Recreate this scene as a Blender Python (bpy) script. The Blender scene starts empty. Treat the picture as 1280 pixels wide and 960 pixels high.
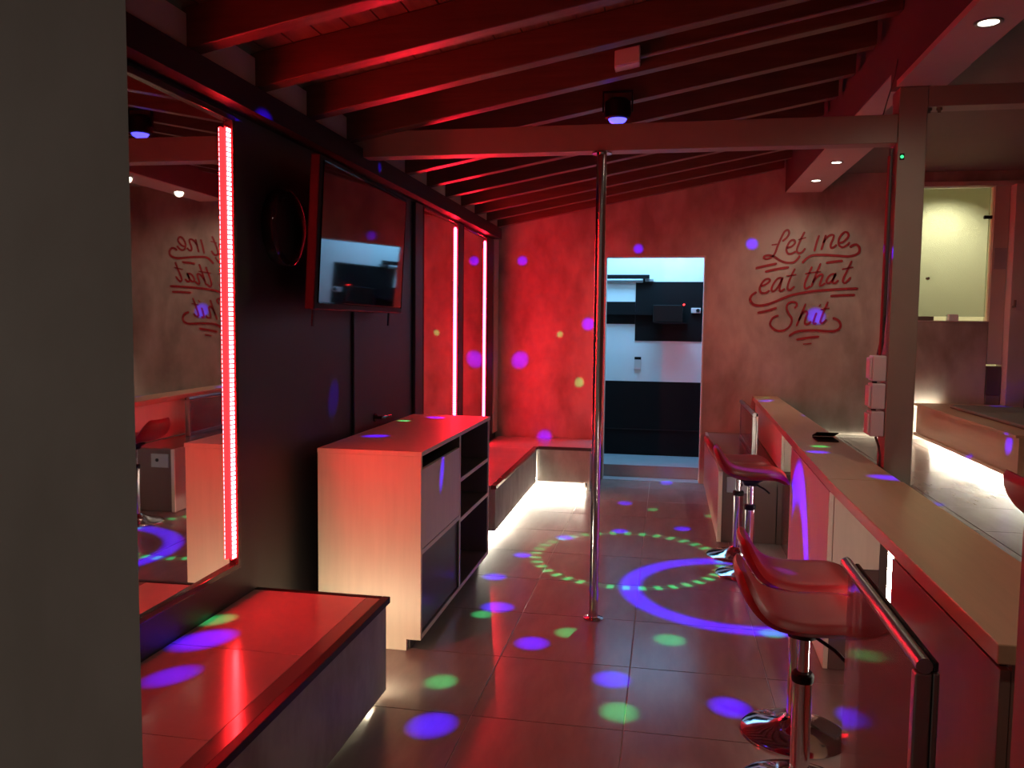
import bpy, bmesh, math, random
from mathutils import Vector, Matrix
random.seed(7)
S = bpy.context.scene
COL = S.collection
PI = math.pi

# ------------------------------------------------------------------ camera
F_PX, YAW, PITCH, ROLL, EYE = 1035.58, 0.183129, -0.0738184, 0.0108734, 1.55
def cam_axes():
    cy, sy, cp, sp = math.cos(YAW), math.sin(YAW), math.cos(PITCH), math.sin(PITCH)
    f = Vector((-sy*cp, cy*cp, sp)); r = Vector((cy, sy, 0)); u = r.cross(f)
    c, s = math.cos(ROLL), math.sin(ROLL)
    return c*r + s*u, -s*r + c*u, f
RX, UX, FX = cam_axes()
cam = bpy.data.objects.new('camera', bpy.data.cameras.new('camera')); COL.objects.link(cam)
cam.data.sensor_width = 36; cam.data.lens = F_PX*36/1280; cam.data.clip_start = 0.02
mw = Matrix((( RX.x, UX.x, -FX.x, 0), (RX.y, UX.y, -FX.y, 0), (RX.z, UX.z, -FX.z, EYE), (0, 0, 0, 1)))
cam.matrix_world = mw
S.camera = cam
CAM = Vector((0, 0, EYE))
def at(px, py, ax, val):          # where the line of sight through a photo pixel meets a plane of the room
    d = RX*((px-640)/F_PX) - UX*((py-480)/F_PX) + FX
    t = (val - CAM[ax])/d[ax]
    return CAM + d*t

# ------------------------------------------------------------------ world and exposure
W = bpy.data.worlds.new('dim_hall'); S.world = W; W.use_nodes = True
W.node_tree.nodes['Background'].inputs[0].default_value = (1.0, 0.86, 0.74, 1)
W.node_tree.nodes['Background'].inputs[1].default_value = 0.105
S.view_settings.view_transform = 'Standard'; S.view_settings.look = 'None'
S.view_settings.exposure = 0.0; S.view_settings.gamma = 1.0; S.view_settings.use_curve_mapping = False

P_DOWN = 27.0       # soffit downlights
P_RED = 26.0        # red strip emission
P_WHITE = 520.0      # white under-bench strip emission
P_BLUE = 62.0       # lamp standing in for daylight in the next room
P_WARM = 21.0       # lamp in the room beyond the hatch
P_DISCO = 2.8       # disco projector

# ------------------------------------------------------------------ materials
MATS = {}
def nt(name):
    m = bpy.data.materials.new(name); m.use_nodes = True
    return m, m.node_tree.nodes, m.node_tree.links, m.node_tree.nodes['Principled BSDF']
def mat(name, col, rough=0.5, metal=0.0, var=0.0, scale=6.0, bump=0.0, stretch=(1,1,1), spec=0.5, coat=0.0):
    m, N, L, b = nt(name)
    b.inputs['Base Color'].default_value = (*col, 1)
    b.inputs['Roughness'].default_value = rough; b.inputs['Metallic'].default_value = metal
    b.inputs['Specular IOR Level'].default_value = spec
    b.inputs['Coat Weight'].default_value = coat
    if var or bump:
        tc = N.new('ShaderNodeTexCoord'); mp = N.new('ShaderNodeMapping'); mp.inputs['Scale'].default_value = stretch
        L.new(tc.outputs['Object'], mp.inputs[0])
        n = N.new('ShaderNodeTexNoise'); n.inputs['Scale'].default_value = scale; n.inputs['Detail'].default_value = 6
        n.inputs['Roughness'].default_value = 0.62
        L.new(mp.outputs[0], n.inputs['Vector'])
        if var:
            mr = N.new('ShaderNodeMapRange'); mr.inputs[1].default_value = 0.3; mr.inputs[2].default_value = 0.7
            mr.inputs[3].default_value = 1-var; mr.inputs[4].default_value = 1+var
            L.new(n.outputs[0], mr.inputs[0])
            mx = N.new('ShaderNodeVectorMath'); mx.operation = 'SCALE'; mx.inputs[0].default_value = col
            L.new(mr.outputs[0], mx.inputs['Scale']); L.new(mx.outputs[0], b.inputs['Base Color'])
        if bump:
            bp = N.new('ShaderNodeBump'); bp.inputs['Strength'].default_value = bump; bp.inputs['Distance'].default_value = 0.01
            L.new(n.outputs[0], bp.inputs['Height']); L.new(bp.outputs[0], b.inputs['Normal'])
    MATS[name] = m
    return m
def emit(name, col, st):
    m, N, L, b = nt(name)
    b.inputs['Base Color'].default_value = (0.02, 0.02, 0.02, 1)
    b.inputs['Emission Color'].default_value = (*col, 1); b.inputs['Emission Strength'].default_value = st
    MATS[name] = m
def cement(name, a, c, scale):
    m, N, L, b = nt(name)
    tc = N.new('ShaderNodeTexCoord')
    n1 = N.new('ShaderNodeTexNoise'); n1.inputs['Scale'].default_value = scale; n1.inputs['Detail'].default_value = 8; n1.inputs['Distortion'].default_value = 0.6
    n2 = N.new('ShaderNodeTexNoise'); n2.inputs['Scale'].default_value = scale*5; n2.inputs['Detail'].default_value = 5
    mp = N.new('ShaderNodeMapping'); mp.inputs['Scale'].default_value = (1, 1, 0.55)
    L.new(tc.outputs['Object'], mp.inputs[0]); L.new(mp.outputs[0], n1.inputs['Vector']); L.new(mp.outputs[0], n2.inputs['Vector'])
    mx = N.new('ShaderNodeMath'); mx.operation = 'MULTIPLY_ADD'; mx.inputs[1].default_value = 0.3
    L.new(n2.outputs[0], mx.inputs[0]); L.new(n1.outputs[0], mx.inputs[2])
    cr = N.new('ShaderNodeValToRGB'); cr.color_ramp.elements[0].position = 0.50; cr.color_ramp.elements[1].position = 0.80
    cr.color_ramp.elements[0].color = (*a, 1); cr.color_ramp.elements[1].color = (*c, 1)
    L.new(mx.outputs[0], cr.inputs[0]); L.new(cr.outputs[0], b.inputs['Base Color'])
    b.inputs['Roughness'].default_value = 0.62
    bp = N.new('ShaderNodeBump'); bp.inputs['Strength'].default_value = 0.12; bp.inputs['Distance'].default_value = 0.01
    L.new(n2.outputs[0], bp.inputs['Height']); L.new(bp.outputs[0], b.inputs['Normal'])
    MATS[name] = m
def glass(name):
    m, N, L, b = nt(name)
    out = N['Material Output']; N.remove(b)
    t = N.new('ShaderNodeBsdfTransparent'); t.inputs[0].default_value = (0.82, 0.86, 0.84, 1)
    g = N.new('ShaderNodeBsdfGlossy'); g.inputs['Roughness'].default_value = 0.08; g.inputs[0].default_value = (0.9, 0.95, 0.93, 1)
    d = N.new('ShaderNodeBsdfDiffuse'); d.inputs[0].default_value = (0.5, 0.52, 0.5, 1)
    fr = N.new('ShaderNodeFresnel'); fr.inputs[0].default_value = 1.45
    m1 = N.new('ShaderNodeMixShader'); m1.inputs[0].default_value = 0.22
    m2 = N.new('ShaderNodeMixShader')
    L.new(t.outputs[0], m1.inputs[1]); L.new(d.outputs[0], m1.inputs[2])
    L.new(fr.outputs[0], m2.inputs[0]); L.new(m1.outputs[0], m2.inputs[1]); L.new(g.outputs[0], m2.inputs[2])
    L.new(m2.outputs[0], out.inputs[0]); MATS[name] = m

cement('cement', (0.21, 0.175, 0.145), (0.42, 0.37, 0.315), 1.9)
cement('cement_grey', (0.42, 0.37, 0.33), (0.54, 0.49, 0.45), 1.5)
cement('cement_dark', (0.17, 0.14, 0.15), (0.23, 0.20, 0.21), 1.5)
cement('bench_face', (0.23, 0.21, 0.19), (0.33, 0.31, 0.28), 5)
mat('tile', (0.21, 0.172, 0.16), 0.20, var=0.12, scale=3, bump=0.02, stretch=(4, 1, 1))
mat('grout', (0.30, 0.27, 0.255), 0.8)
mat('bench_tile', (0.40, 0.34, 0.32), 0.16, var=0.08, scale=3)
mat('dark_wall', (0.018, 0.015, 0.016), 0.45, var=0.15, scale=2)
mat('dark_trim', (0.014, 0.011, 0.011), 0.5, spec=0.25)
mat('bulkhead', (0.075, 0.055, 0.05), 0.7, var=0.06, scale=2)
mat('gloss_trim', (0.05, 0.035, 0.035), 0.12)
mat('black_plastic', (0.008, 0.008, 0.009), 0.55, spec=0.15)
mat('bench_border', (0.17, 0.13, 0.12), 0.14)
mat('black_gloss', (0.010, 0.010, 0.012), 0.06)
mat('screen', (0.008, 0.008, 0.010), 0.04, spec=1.0)
mat('mirror_glass', (0.72, 0.70, 0.70), 0.015, metal=1.0)
mat('chrome', (0.78, 0.78, 0.80), 0.08, metal=1.0)
mat('steel', (0.62, 0.60, 0.60), 0.14, metal=1.0)
mat('alu', (0.30, 0.29, 0.28), 0.3, metal=0.9)
mat('rafter_wood', (0.115, 0.052, 0.034), 0.36, var=0.25, scale=5, bump=0.1, stretch=(0.5, 6, 6))
mat('board_wood', (0.15, 0.09, 0.06), 0.55, var=0.35, scale=5, bump=0.1, stretch=(6, 0.5, 6))
mat('laminate', (0.66, 0.56, 0.44), 0.42, var=0.05, scale=4, stretch=(8, 8, 0.6))
mat('laminate_flat', (0.47, 0.30, 0.185), 0.35, var=0.06, scale=4, stretch=(8, 0.6, 8))
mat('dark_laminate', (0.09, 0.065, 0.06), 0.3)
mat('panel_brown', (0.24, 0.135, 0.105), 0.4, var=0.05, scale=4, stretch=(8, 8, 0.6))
mat('riser', (0.13, 0.085, 0.075), 0.16)
mat('steel_paint', (0.25, 0.205, 0.165), 0.45, var=0.05)
mat('plaster', (0.45, 0.40, 0.34), 0.7, var=0.05, scale=2)
mat('plaster_dark', (0.17, 0.14, 0.12), 0.7, var=0.06, scale=2)
mat('white_paint', (0.78, 0.80, 0.82), 0.6)
mat('black_paint', (0.006, 0.006, 0.007), 0.6, spec=0.15)
mat('grey_stone', (0.26, 0.29, 0.31), 0.4, var=0.08)
mat('red_vinyl', (0.24, 0.006, 0.010), 0.40, spec=0.16)
mat('red_paint', (0.27, 0.012, 0.02), 0.5)
mat('white_plastic', (0.62, 0.58, 0.58), 0.4)
mat('grey_plastic', (0.30, 0.30, 0.31), 0.4)
mat('cable', (0.07, 0.05, 0.05), 0.4)
mat('cream_paint', (0.80, 0.76, 0.58), 0.6)
mat('bolt', (0.20, 0.17, 0.14), 0.5, metal=0.4)
glass('clear_glass')
RED, RED_FAR = (1.0, 0.016, 0.020), (1.0, 0.008, 0.024)
emit('red_led', RED, P_RED*6.2)
emit('red_strip', RED, P_RED*0.2)
emit('red_led_far', RED_FAR, P_RED*6.2)
emit('red_strip_far', RED_FAR, P_RED*6.2)
emit('white_end', (1.0, 0.86, 0.58), 88)
emit('white_soft', (1.0, 0.93, 0.74), 14)
emit('white_inner', (1.0, 0.90, 0.74), 70.0)
emit('white_led', (1.0, 0.93, 0.74), P_WHITE)
emit('lamp_face', (1.0, 0.90, 0.74), 12)
emit('blue_lens', (0.06, 0.05, 1.0), 5)
emit('tiny_red', (1.0, 0.02, 0.02), 12)
emit('tiny_green', (0.05, 1.0, 0.3), 1.5)

# ------------------------------------------------------------------ mesh helpers
def tag(o, label=None, cat=None, group=None, kind=None):
    if label: o['label'] = label
    if cat: o['category'] = cat
    if group: o['group'] = group
    if kind: o['kind'] = kind
    return o
def empty(name, loc, label, cat, group=None, kind=None, rz=0):
    o = bpy.data.objects.new(name, None); COL.objects.link(o)
    o.location = loc; o.rotation_euler[2] = rz; o.empty_display_size = 0.1
    return tag(o, label, cat, group, kind)
def link(name, me, m, parent=None, loc=None):
    o = bpy.data.objects.new(name, me); COL.objects.link(o)
    if m and not me.materials: me.materials.append(MATS[m])
    if parent: o.parent = parent
    if loc is not None: o.location = loc
    return o
def origin_of(p):
    v = Vector((0, 0, 0))
    while p: v += Vector(p.location); p = p.parent
    return v
class MB:
    """collects shapes in world coordinates, builds one mesh object"""
    def __init__(s): s.bm = bmesh.new()
    def box(s, x0, x1, y0, y1, z0, z1, bev=0.0):
        bm = bmesh.new()
        bmesh.ops.create_cube(bm, size=1)
        for v in bm.verts:
            v.co = Vector(((x0+x1)/2 + v.co.x*(x1-x0), (y0+y1)/2 + v.co.y*(y1-y0), (z0+z1)/2 + v.co.z*(z1-z0)))
        if bev: bmesh.ops.bevel(bm, geom=bm.edges[:], offset=bev, segments=2, profile=0.5, affect='EDGES')
        s.add(bm); return s
    def add(s, bm):
        me = bpy.data.meshes.new('tmp'); bm.to_mesh(me); bm.free(); s.bm.from_mesh(me); bpy.data.meshes.remove(me)
    def poly(s, pts, dirv, bev=0.0):
        """prism: polygon points extruded along dirv"""
        bm = bmesh.new()
        a = [bm.verts.new(p) for p in pts]; d = Vector(dirv)
        b = [bm.verts.new(Vector(p)+d) for p in pts]
        n = len(a); bm.faces.new(a); bm.faces.new(b[::-1])
        for i in range(n): bm.faces.new((a[i], b[i], b[(i+1) % n], a[(i+1) % n]))
        bmesh.ops.recalc_face_normals(bm, faces=bm.faces[:])
        if bev: bmesh.ops.bevel(bm, geom=bm.edges[:], offset=bev, segments=2, profile=0.5, affect='EDGES')
        s.add(bm); return s
    def lathe(s, prof, n=32, c=(0, 0, 0), axis='z'):
        bm = bmesh.new(); rings = []
        for r, z in prof:
            ring = []
            for i in range(n):
                a = 2*PI*i/n
                p = Vector((r*math.cos(a), r*math.sin(a), z))
                if axis == 'x': p = Vector((p.z, p.x, p.y))
                if axis == 'y': p = Vector((p.x, p.z, p.y))
                ring.append(bm.verts.new(p + Vector(c)))
            rings.append(ring)
        for a, b in zip(rings, rings[1:]):
            for i in range(n): bm.faces.new((a[i], a[(i+1) % n], b[(i+1) % n], b[i]))
        bm.faces.new(rings[0][::-1]); bm.faces.new(rings[-1])
        bmesh.ops.remove_doubles(bm, verts=bm.verts[:], dist=1e-5)
        bmesh.ops.recalc_face_normals(bm, faces=bm.faces[:])
        s.add(bm); return s
    def tube(s, pts, r, n=10):
        bm = bmesh.new(); pts = [Vector(p) for p in pts]; rings = []
        up = Vector((0, 0, 1))
        for i, p in enumerate(pts):
            t = (pts[min(i+1, len(pts)-1)] - pts[max(i-1, 0)]).normalized()
            a = t.cross(up)
            if a.length < 0.05: a = t.cross(Vector((0, 1, 0)))
            a.normalize(); b = t.cross(a)
            rings.append([bm.verts.new(p + a*r*math.cos(2*PI*k/n) + b*r*math.sin(2*PI*k/n)) for k in range(n)])
        for a, b in zip(rings, rings[1:]):
            for i in range(n): bm.faces.new((a[i], a[(i+1) % n], b[(i+1) % n], b[i]))
        bm.faces.new(rings[0][::-1]); bm.faces.new(rings[-1])
        bmesh.ops.recalc_face_normals(bm, faces=bm.faces[:])
        s.add(bm); return s
    def build(s, name, m, parent=None, smooth=False, loc=None):
        me = bpy.data.meshes.new(name); bm = s.bm
        off = origin_of(parent)
        if loc is not None: off = off + Vector(loc)
        if off.length: bmesh.ops.translate(bm, verts=bm.verts[:], vec=-off)
        if smooth:
            for f in bm.faces: f.smooth = True
        bm.to_mesh(me); bm.free()
        if smooth:
            try: me.set_sharp_from_angle(angle=math.radians(40))
            except Exception: pass
        return link(name, me, m, parent, loc)
def box(name, m, x0, x1, y0, y1, z0, z1, parent=None, bev=0.0):
    return MB().box(x0, x1, y0, y1, z0, z1, bev).build(name, m, parent)
def struct(o, label=None, cat=None):
    return tag(o, label, cat, kind='structure')
def copy_tree(o, parent=None):
    c = o.copy(); COL.objects.link(c); c.parent = parent
    for ch in list(o.children): copy_tree(ch, c)
    return c
def light(kind, name, loc, energy, col, parent=None, **kw):
    d = bpy.data.lights.new(name, kind); d.energy = energy; d.color = col
    for k, v in kw.items(): setattr(d, k, v)
    o = bpy.data.objects.new(name, d); COL.objects.link(o); o.location = Vector(loc) - origin_of(parent)
    if parent: o.parent = parent
    return o

# ------------------------------------------------------------------ key dimensions
XW = -1.69          # left wall face
YB = 8.22           # back wall face
ZP = 0.51           # raised floor
ROOF0, SLOPE = 2.50, 0.19     # underside of rafters at X = -1.6 and its slope
def rz(x): return ROOF0 + SLOPE*(x + 1.6)
XBK = 1.035         # bulkhead face

# ------------------------------------------------------------------ floor with tiles
floor = struct(box('floor', 'grout', XW-0.2, 1.3, -1.6, 9.6, -0.12, -0.004), 'dark grey tiled floor of the dance area', 'floor')
TX0, TY0, TP = -0.722, 3.09, 0.597
tile_me = MB().box(-TP/2+0.002, TP/2-0.002, -TP/2+0.002, TP/2-0.002, -0.006, 0.0, 0.0012).build('floor_tile', 'tile')
def tiles(parent, src, name, x0, x1, y0, y1, z, tx0, ty0, tp=TP):
    first = True; items = []
    ix = math.floor((x0-tx0)/tp); 
    while tx0+ix*tp < x1-1e-6:
        iy = math.floor((y0-ty0)/tp)
        while ty0+iy*tp < y1-1e-6:
            a, b = max(x0, tx0+ix*tp), min(x1, tx0+(ix+1)*tp)
            c, d = max(y0, ty0+iy*tp), min(y1, ty0+(iy+1)*tp)
            if b-a > 0.03 and d-c > 0.03: items.append((a, b, c, d))
            iy += 1
        ix += 1
    off = origin_of(parent)
    for a, b, c, d in items:
        o = bpy.data.objects.new(name, src.data); COL.objects.link(o); o.parent = parent
        o.location = Vector(((a+b)/2, (c+d)/2, z)) - off
        o.scale = ((b-a)/tp, (d-c)/tp, 1)
tiles(floor, tile_me, 'floor_tile', -1.69, 1.18, 0.9, 8.22, 0.0, TX0, TY0)
bpy.data.objects.remove(tile_me)

# raised floor on the right, with its tiles
raised = struct(MB().box(1.182, 4.3, 0.3, 6.02, 0.0, ZP-0.006).box(0.80, 4.3, 6.02, YB, 0.0, ZP-0.006).build('floor_raised', 'riser'),
                'raised tiled floor on the far side of the bar counters', 'floor')
src = MB().box(-TP/2+0.0025, TP/2-0.0025, -TP/2+0.0025, TP/2-0.0025, -0.006, 0.0, 0.0012).build('floor_tile', 'tile')
tiles(raised, src, 'floor_tile', 1.182, 3.4, 2.0, YB, ZP, 1.62, 3.96)
bpy.data.objects.remove(src)

# ------------------------------------------------------------------ walls
# back wall with the doorway (X -0.60..0.36) and the service hatch (X 2.25..2.88)
DL, DR, DH = -0.605, 0.358, 2.213
HL, HR, HB, HT = 2.2, 2.875, 1.60, 2.825
wb = MB()
wb.box(-1.9, DL, YB, YB+0.14, 0, 3.6).box(DL, DR, YB, YB+0.14, DH, 3.6).box(DR, HL, YB, YB+0.14, 0, 3.6)
wb.box(HL, HR, YB, YB+0.14, ZP, HB).box(HL, HR, YB, YB+0.14, HT+0.04, 3.6).box(HR+0.13, 4.3, YB, YB+0.14, HT+0.04, 3.6)
wb.box(HR, HR+0.13, YB, YB+0.14, HT+0.04, 3.6)
wall_back = struct(wb.build('wall_back', 'cement'), 'mottled cement back wall with the doorway and red lettering', 'wall')
box('door_lining', 'plaster', DL-0.0, DL+0.012, YB-0.003, YB+0.143, 0, DH, wall_back)
box('door_lining', 'plaster', DR-0.012, DR, YB-0.003, YB+0.143, 0, DH, wall_back)
box('door_lining', 'plaster', DL+0.012, DR-0.012, YB-0.003, YB+0.143, DH-0.012, DH, wall_back)
struct(box('trim_1', 'plaster', HL, 4.2, YB-0.03, YB+0.14, HT, HT+0.04), 'pale lintel trim above the lit service hatch', 'trim')

# left wall, dark panelling
wl = struct(box('wall_left', 'dark_wall', XW-0.16, XW, 1.5, YB, 0, 2.46), 'dark panelled left wall carrying mirrors and screen', 'wall')
box('cornice_board', 'dark_trim', XW, -1.60, 1.5, 8.0, 2.36, 2.46, wl)
struct(box('wall_left_end', 'plaster', XW, XW+0.02, 8.0, YB, 0.45, 2.7), 'short pale wall strip in the far left corner', 'wall')
# wall end beside the camera
struct(MB().poly([(-3.2, 1.45, 0), (-1.018, 1.45, 0), (-1.056, 1.499, 0), (-3.2, 1.499, 0)], (0, 0, 3.4)).build('wall_near_left', 'cement_grey'), 'plain grey cement wall end standing beside the first mirror', 'wall')
struct(box('wall_near_right', 'cement_dark', 0.556, 1.0, 0.2, 1.40, 0, 2.6), 'grey wall edge standing in front of the bar counter end', 'wall')
# bulkhead above the bar and the two soffits
bulk = struct(MB().box(XBK, XBK+0.16, -1.6, 4.35, 2.68, 3.45).box(XBK+0.03, XBK+0.19, 4.35, YB, 2.80, 3.45).build('wall_right', 'bulkhead'),
       'dark plaster bulkhead wall at the high ends of the rafters', 'wall')
struct(box('trim_2', 'plaster', XBK-0.002, 1.25, -1.6, 4.235, 2.672, 2.70), 'pale soffit board with a recessed downlight before the beam', 'trim')
struct(box('trim_3', 'plaster', 1.07, 1.392, 4.36, YB-0.001, 2.795, 2.82), 'pale soffit board with two recessed downlights behind the beam', 'trim')
struct(box('ceiling_right', 'plaster_dark', XBK+0.2, 4.3, -1.6, YB, 2.96, 3.02), 'dark flat ceiling over the raised floor', 'ceiling')
struct(box('wall_far_right', 'plaster_dark', 4.2, 4.32, -1.6, YB, 0, 2.96), 'dark side wall beyond the raised floor', 'wall')

# ------------------------------------------------------------------ roof: boards and rafters
XL, XR = -1.86, XBK
ang = math.atan(SLOPE)
roof = struct(MB().poly([(XL, -1.6, rz(XL)+0.175), (XR, -1.6, rz(XR)+0.175), (XR, -1.6, rz(XR)+0.22), (XL, -1.6, rz(XL)+0.22)], (0, YB+1.6, 0)).build('ceiling', 'dark_trim'),
              'sloping timber ceiling of boards on dark rafters', 'ceiling')
nb = 24; bw = (XR-XL)/nb
for i in range(nb):
    a, b = XL+i*bw+0.003, XL+(i+1)*bw-0.003
    MB().poly([(a, -1.6, rz(a)+0.142), (b, -1.6, rz(b)+0.142), (b, -1.6, rz(b)+0.174), (a, -1.6, rz(a)+0.174)], (0, YB+1.58, 0)).build('ceiling_board', 'board_wood', roof)
raft = None
for k in range(-7, 12):
    y = 2.70 + 0.489*k
    x0, x1 = XW+0.005, XR-0.002
    if raft is None:
        raft = MB().poly([(x0, 0, rz(x0)), (x1, 0, rz(x1)), (x1, 0, rz(x1)+0.141), (x0, 0, rz(x0)+0.141)], (0, 0.075, 0), 0.004).build('rafter', 'rafter_wood', roof)
        o = raft
    else:
        o = bpy.data.objects.new('rafter', raft.data); COL.objects.link(o); o.parent = roof
    o.location = (0, y, 0)
    # pale infill between rafter feet
    if k >= -2:
        if k == -2:
            inf = MB().box(XW-0.01, XW+0.03, 0.08, 0.485, 2.47, 2.605).build('infill_block', 'plaster', roof); q = inf
        else:
            q = bpy.data.objects.new('infill_block', inf.data); COL.objects.link(q); q.parent = roof
        q.location = (0, y, 0)

# ------------------------------------------------------------------ steel beam and post
YP = 4.24
bm_ = struct(MB().box(-1.67, 1.049, YP, YP+0.10, 2.415, 2.547, 0.003).build('trim_4', 'steel_paint'), 'brown steel beam spanning the room under the rafters', 'beam')
bm2 = struct(MB().box(1.178, 4.2, YP+0.0, YP+0.11, 2.578, 2.672, 0.003).build('trim_5', 'steel_paint'), 'brown steel beam running over the raised floor', 'beam')
for bx_ in (1.19, 1.235):
    MB().lathe([(0.0, 0), (0.013, 0), (0.013, -0.012), (0.007, -0.014), (0.007, -0.024), (0, -0.024)], 8, (bx_, YP+0.03, 2.577)).build('bolt', 'bolt', bm2)
post = struct(box('trim_6', 'steel_paint', 1.05, 1.177, YP, YP+0.13, ZP-0.5, 2.672, bev=0.004), 'square brown steel post behind the bar counter', 'post')

# dance pole
dp = empty('dance_pole', (-0.342, 4.27, 0), 'polished steel dance pole fixed between floor and beam', 'pole')
MB().lathe([(0, 0.001), (0.052, 0.001), (0.052, 0.006), (0.03, 0.012), (0.024, 0.014), (0, 0.014)], 32, (-0.342, 4.27, 0)).build('base_flange', 'steel', dp, True)
MB().lathe([(0, 0.014), (0.0235, 0.014), (0.0235, 1.0), (0, 1.0)], 32, (-0.342, 4.27, 0)).build('lower_tube', 'steel', dp, True)
MB().lathe([(0, 1.0), (0.026, 1.0), (0.026, 2.405), (0, 2.405)], 32, (-0.342, 4.27, 0)).build('upper_tube', 'steel', dp, True)
MB().lathe([(0, 2.405), (0.05, 2.405), (0.05, 2.4145), (0, 2.4145)], 32, (-0.342, 4.27, 0)).build('top_flange', 'steel', dp, True)

# ------------------------------------------------------------------ mirrors with red strips on the left wall
def led_strip(parent, y, z0, z1, far, x=XW+0.0125, step=0.0185):
    s = MB().box(x, x+0.006, y-(0.010 if far else 0.016), y+(0.010 if far else 0.016), z0, z1).build('light_strip', 'red_strip_far' if far else 'red_strip', parent)
    m = MB(); z = z0+0.01
    while z < z1-0.006:
        for dy in (-0.008, 0.008): m.box(x+0.006, x+0.010, y+dy-(0.0015 if far else 0.005), y+dy+(0.0015 if far else 0.005), z-0.0065, z+0.0065)
        z += step
    tag(m.build('diodes', 'red_led_far' if far else 'red_led', s), kind='stuff')
def mirror(y0, y1, z0, z1, strips, label, sz0=None):
    t = empty('wall_mirror', (XW, (y0+y1)/2, z0), label, 'mirror')
    d = 0.022 if y0 < 4 else 0.012      # the first mirror leans out a little at its near end
    MB().poly([(XW+0.002, y0, z0), (XW+d, y0, z0), (XW+(0.004 if y0 < 4 else 0.012), y1, z0), (XW+0.002, y1, z0)], (0, 0, z1-z0)).build('mirror_glass', 'mirror_glass', t)
    w = 0.022
    for a in ((y0-w, y0, z0-w, z1+w), (y1, y1+w, z0-w, z1+w), (y0, y1, z1, z1+w), (y0, y1, z0-w, z0)):
        box('frame_bar', 'gloss_trim', XW+0.001, XW+0.024, a[0], a[1], a[2], a[3], t, 0.002)
    for ys in strips: led_strip(t, ys, 1.5 if ys < 2 else z0+0.02 if sz0 is None else sz0, z1-0.03, y0 > 4)
    return t
mirror(1.62, 3.01, 0.575, 2.315, (2.985, 1.66), 'tall wall mirror above the first tiled bench, edged with red light', 0.60)
mirror(5.60, 6.535, 0.445, 2.335, (6.50,), 'wall mirror with red light strip nearer the wall screen')
mirror(6.75, 7.63, 0.445, 2.335, (7.60,), 'wall mirror with red light strip in the corner beside the back wall')
# dark pilaster frame around the pair of mirrors
pil = empty('wall_panel_frame', (XW, 5.5, 0), 'dark painted frame boards around the two far mirrors', 'panel')
for a in ((5.40, 5.572, 0.0, 2.35), (6.56, 6.724, 0.43, 2.35), (7.655, 7.95, 0.43, 2.35)):
    box('frame_board', 'dark_wall', XW+0.001, XW+0.022, a[0], a[1], a[2], a[3], pil, 0.002)

# dark door with lever handle
door = struct(empty('door_1', (XW, 4.7, 0), 'flush dark door in the panelled wall behind the cabinet', 'door'))
box('door_leaf', 'dark_wall', XW+0.001, XW+0.014, 4.30, 5.16, 0.002, 1.60, door, 0.002)
MB().tube([(XW+0.014, 4.62, 0.985), (XW+0.055, 4.62, 0.985), (XW+0.058, 4.66, 0.985), (XW+0.058, 4.78, 0.98)], 0.009).build('lever_handle', 'black_gloss', door, True)
MB().lathe([(0, 0.014), (0.025, 0.014), (0.025, 0.022), (0, 0.022)], 20, (XW, 4.62, 0.985), 'x').build('handle_rose', 'black_gloss', door, True)

# flat television tilted out from the wall
tv = empty('television', (-1.58, 4.10, 1.60), 'black flat television with glossy screen on the dark wall', 'television')
def tvp(y0, y1, z0, z1, x0, x1): return MB().box(-1.58+x0, -1.58+x1, 4.10+y0, 4.10+y1, 1.60+z0, 1.60+z1, 0.006)
tvp(-0.70, 0.66, 0.0, 0.67, 0.0, 0.045).build('casing', 'black_plastic', tv)
tvp(-0.665, 0.63, 0.03, 0.65, 0.0455, 0.049).build('screen', 'screen', tv)
tvp(-0.44, 0.30, 0.05, 0.63, -0.06, -0.0005).build('back_housing', 'black_plastic', tv)
for yy in (-0.62, 0.52):
    MB().box(-1.575, -1.567, 4.10+yy-0.01, 4.10+yy+0.01, 1.525, 1.599, 0.002).build('hook', 'black_plastic', tv)
TVR = (0.0, math.radians(3.0), math.radians(2.0))
tv.rotation_euler = TVR

# round loudspeaker
sp = empty('loudspeaker', (XW, 3.44, 1.79), 'round black loudspeaker mounted high on the dark wall', 'speaker')
MB().lathe([(0, 0.002), (0.165, 0.002), (0.17, 0.02), (0.165, 0.05), (0.15, 0.06), (0, 0.06)], 40, (XW, 3.44, 1.955), 'x').build('rim', 'black_gloss', sp, True)
MB().lathe([(0, 0.0605), (0.145, 0.0605), (0.11, 0.075), (0.06, 0.085), (0, 0.088)], 40, (XW, 3.44, 1.955), 'x').build('grille', 'black_plastic', sp, True)

# ------------------------------------------------------------------ benches
def led_under(parent, x0, x1, y0, y1, z=0.075, m='white_led'):
    return box('light_strip', m, x0, x1, y0, y1, z, z+0.006, parent)
b1 = empty('tiled_bench', (-1.4, 2.4, 0), 'tiled bench below the first wall mirror with light underneath', 'bench')
box('front_panel', 'bench_face', -1.13, -1.105, 1.55, 3.180, 0.03, 0.388, b1)
box('end_panel', 'bench_face', XW+0.002, -1.13, 3.17, 3.195, 0.10, 0.388, b1)
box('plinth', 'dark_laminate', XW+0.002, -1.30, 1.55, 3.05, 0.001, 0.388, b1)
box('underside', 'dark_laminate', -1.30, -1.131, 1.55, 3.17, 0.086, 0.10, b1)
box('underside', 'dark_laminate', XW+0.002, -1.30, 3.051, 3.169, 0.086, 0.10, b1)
box('light_strip', 'white_end', -1.66, -1.115, 3.186, 3.198, 0.084, 0.098, b1)
box('edge_trim', 'dark_trim', -1.128, -1.095, 1.55, 3.205, 0.389, 0.416, b1, 0.003)
box('edge_trim', 'dark_trim', XW+0.002, -1.129, 3.18, 3.205, 0.389, 0.416, b1, 0.003)
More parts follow.
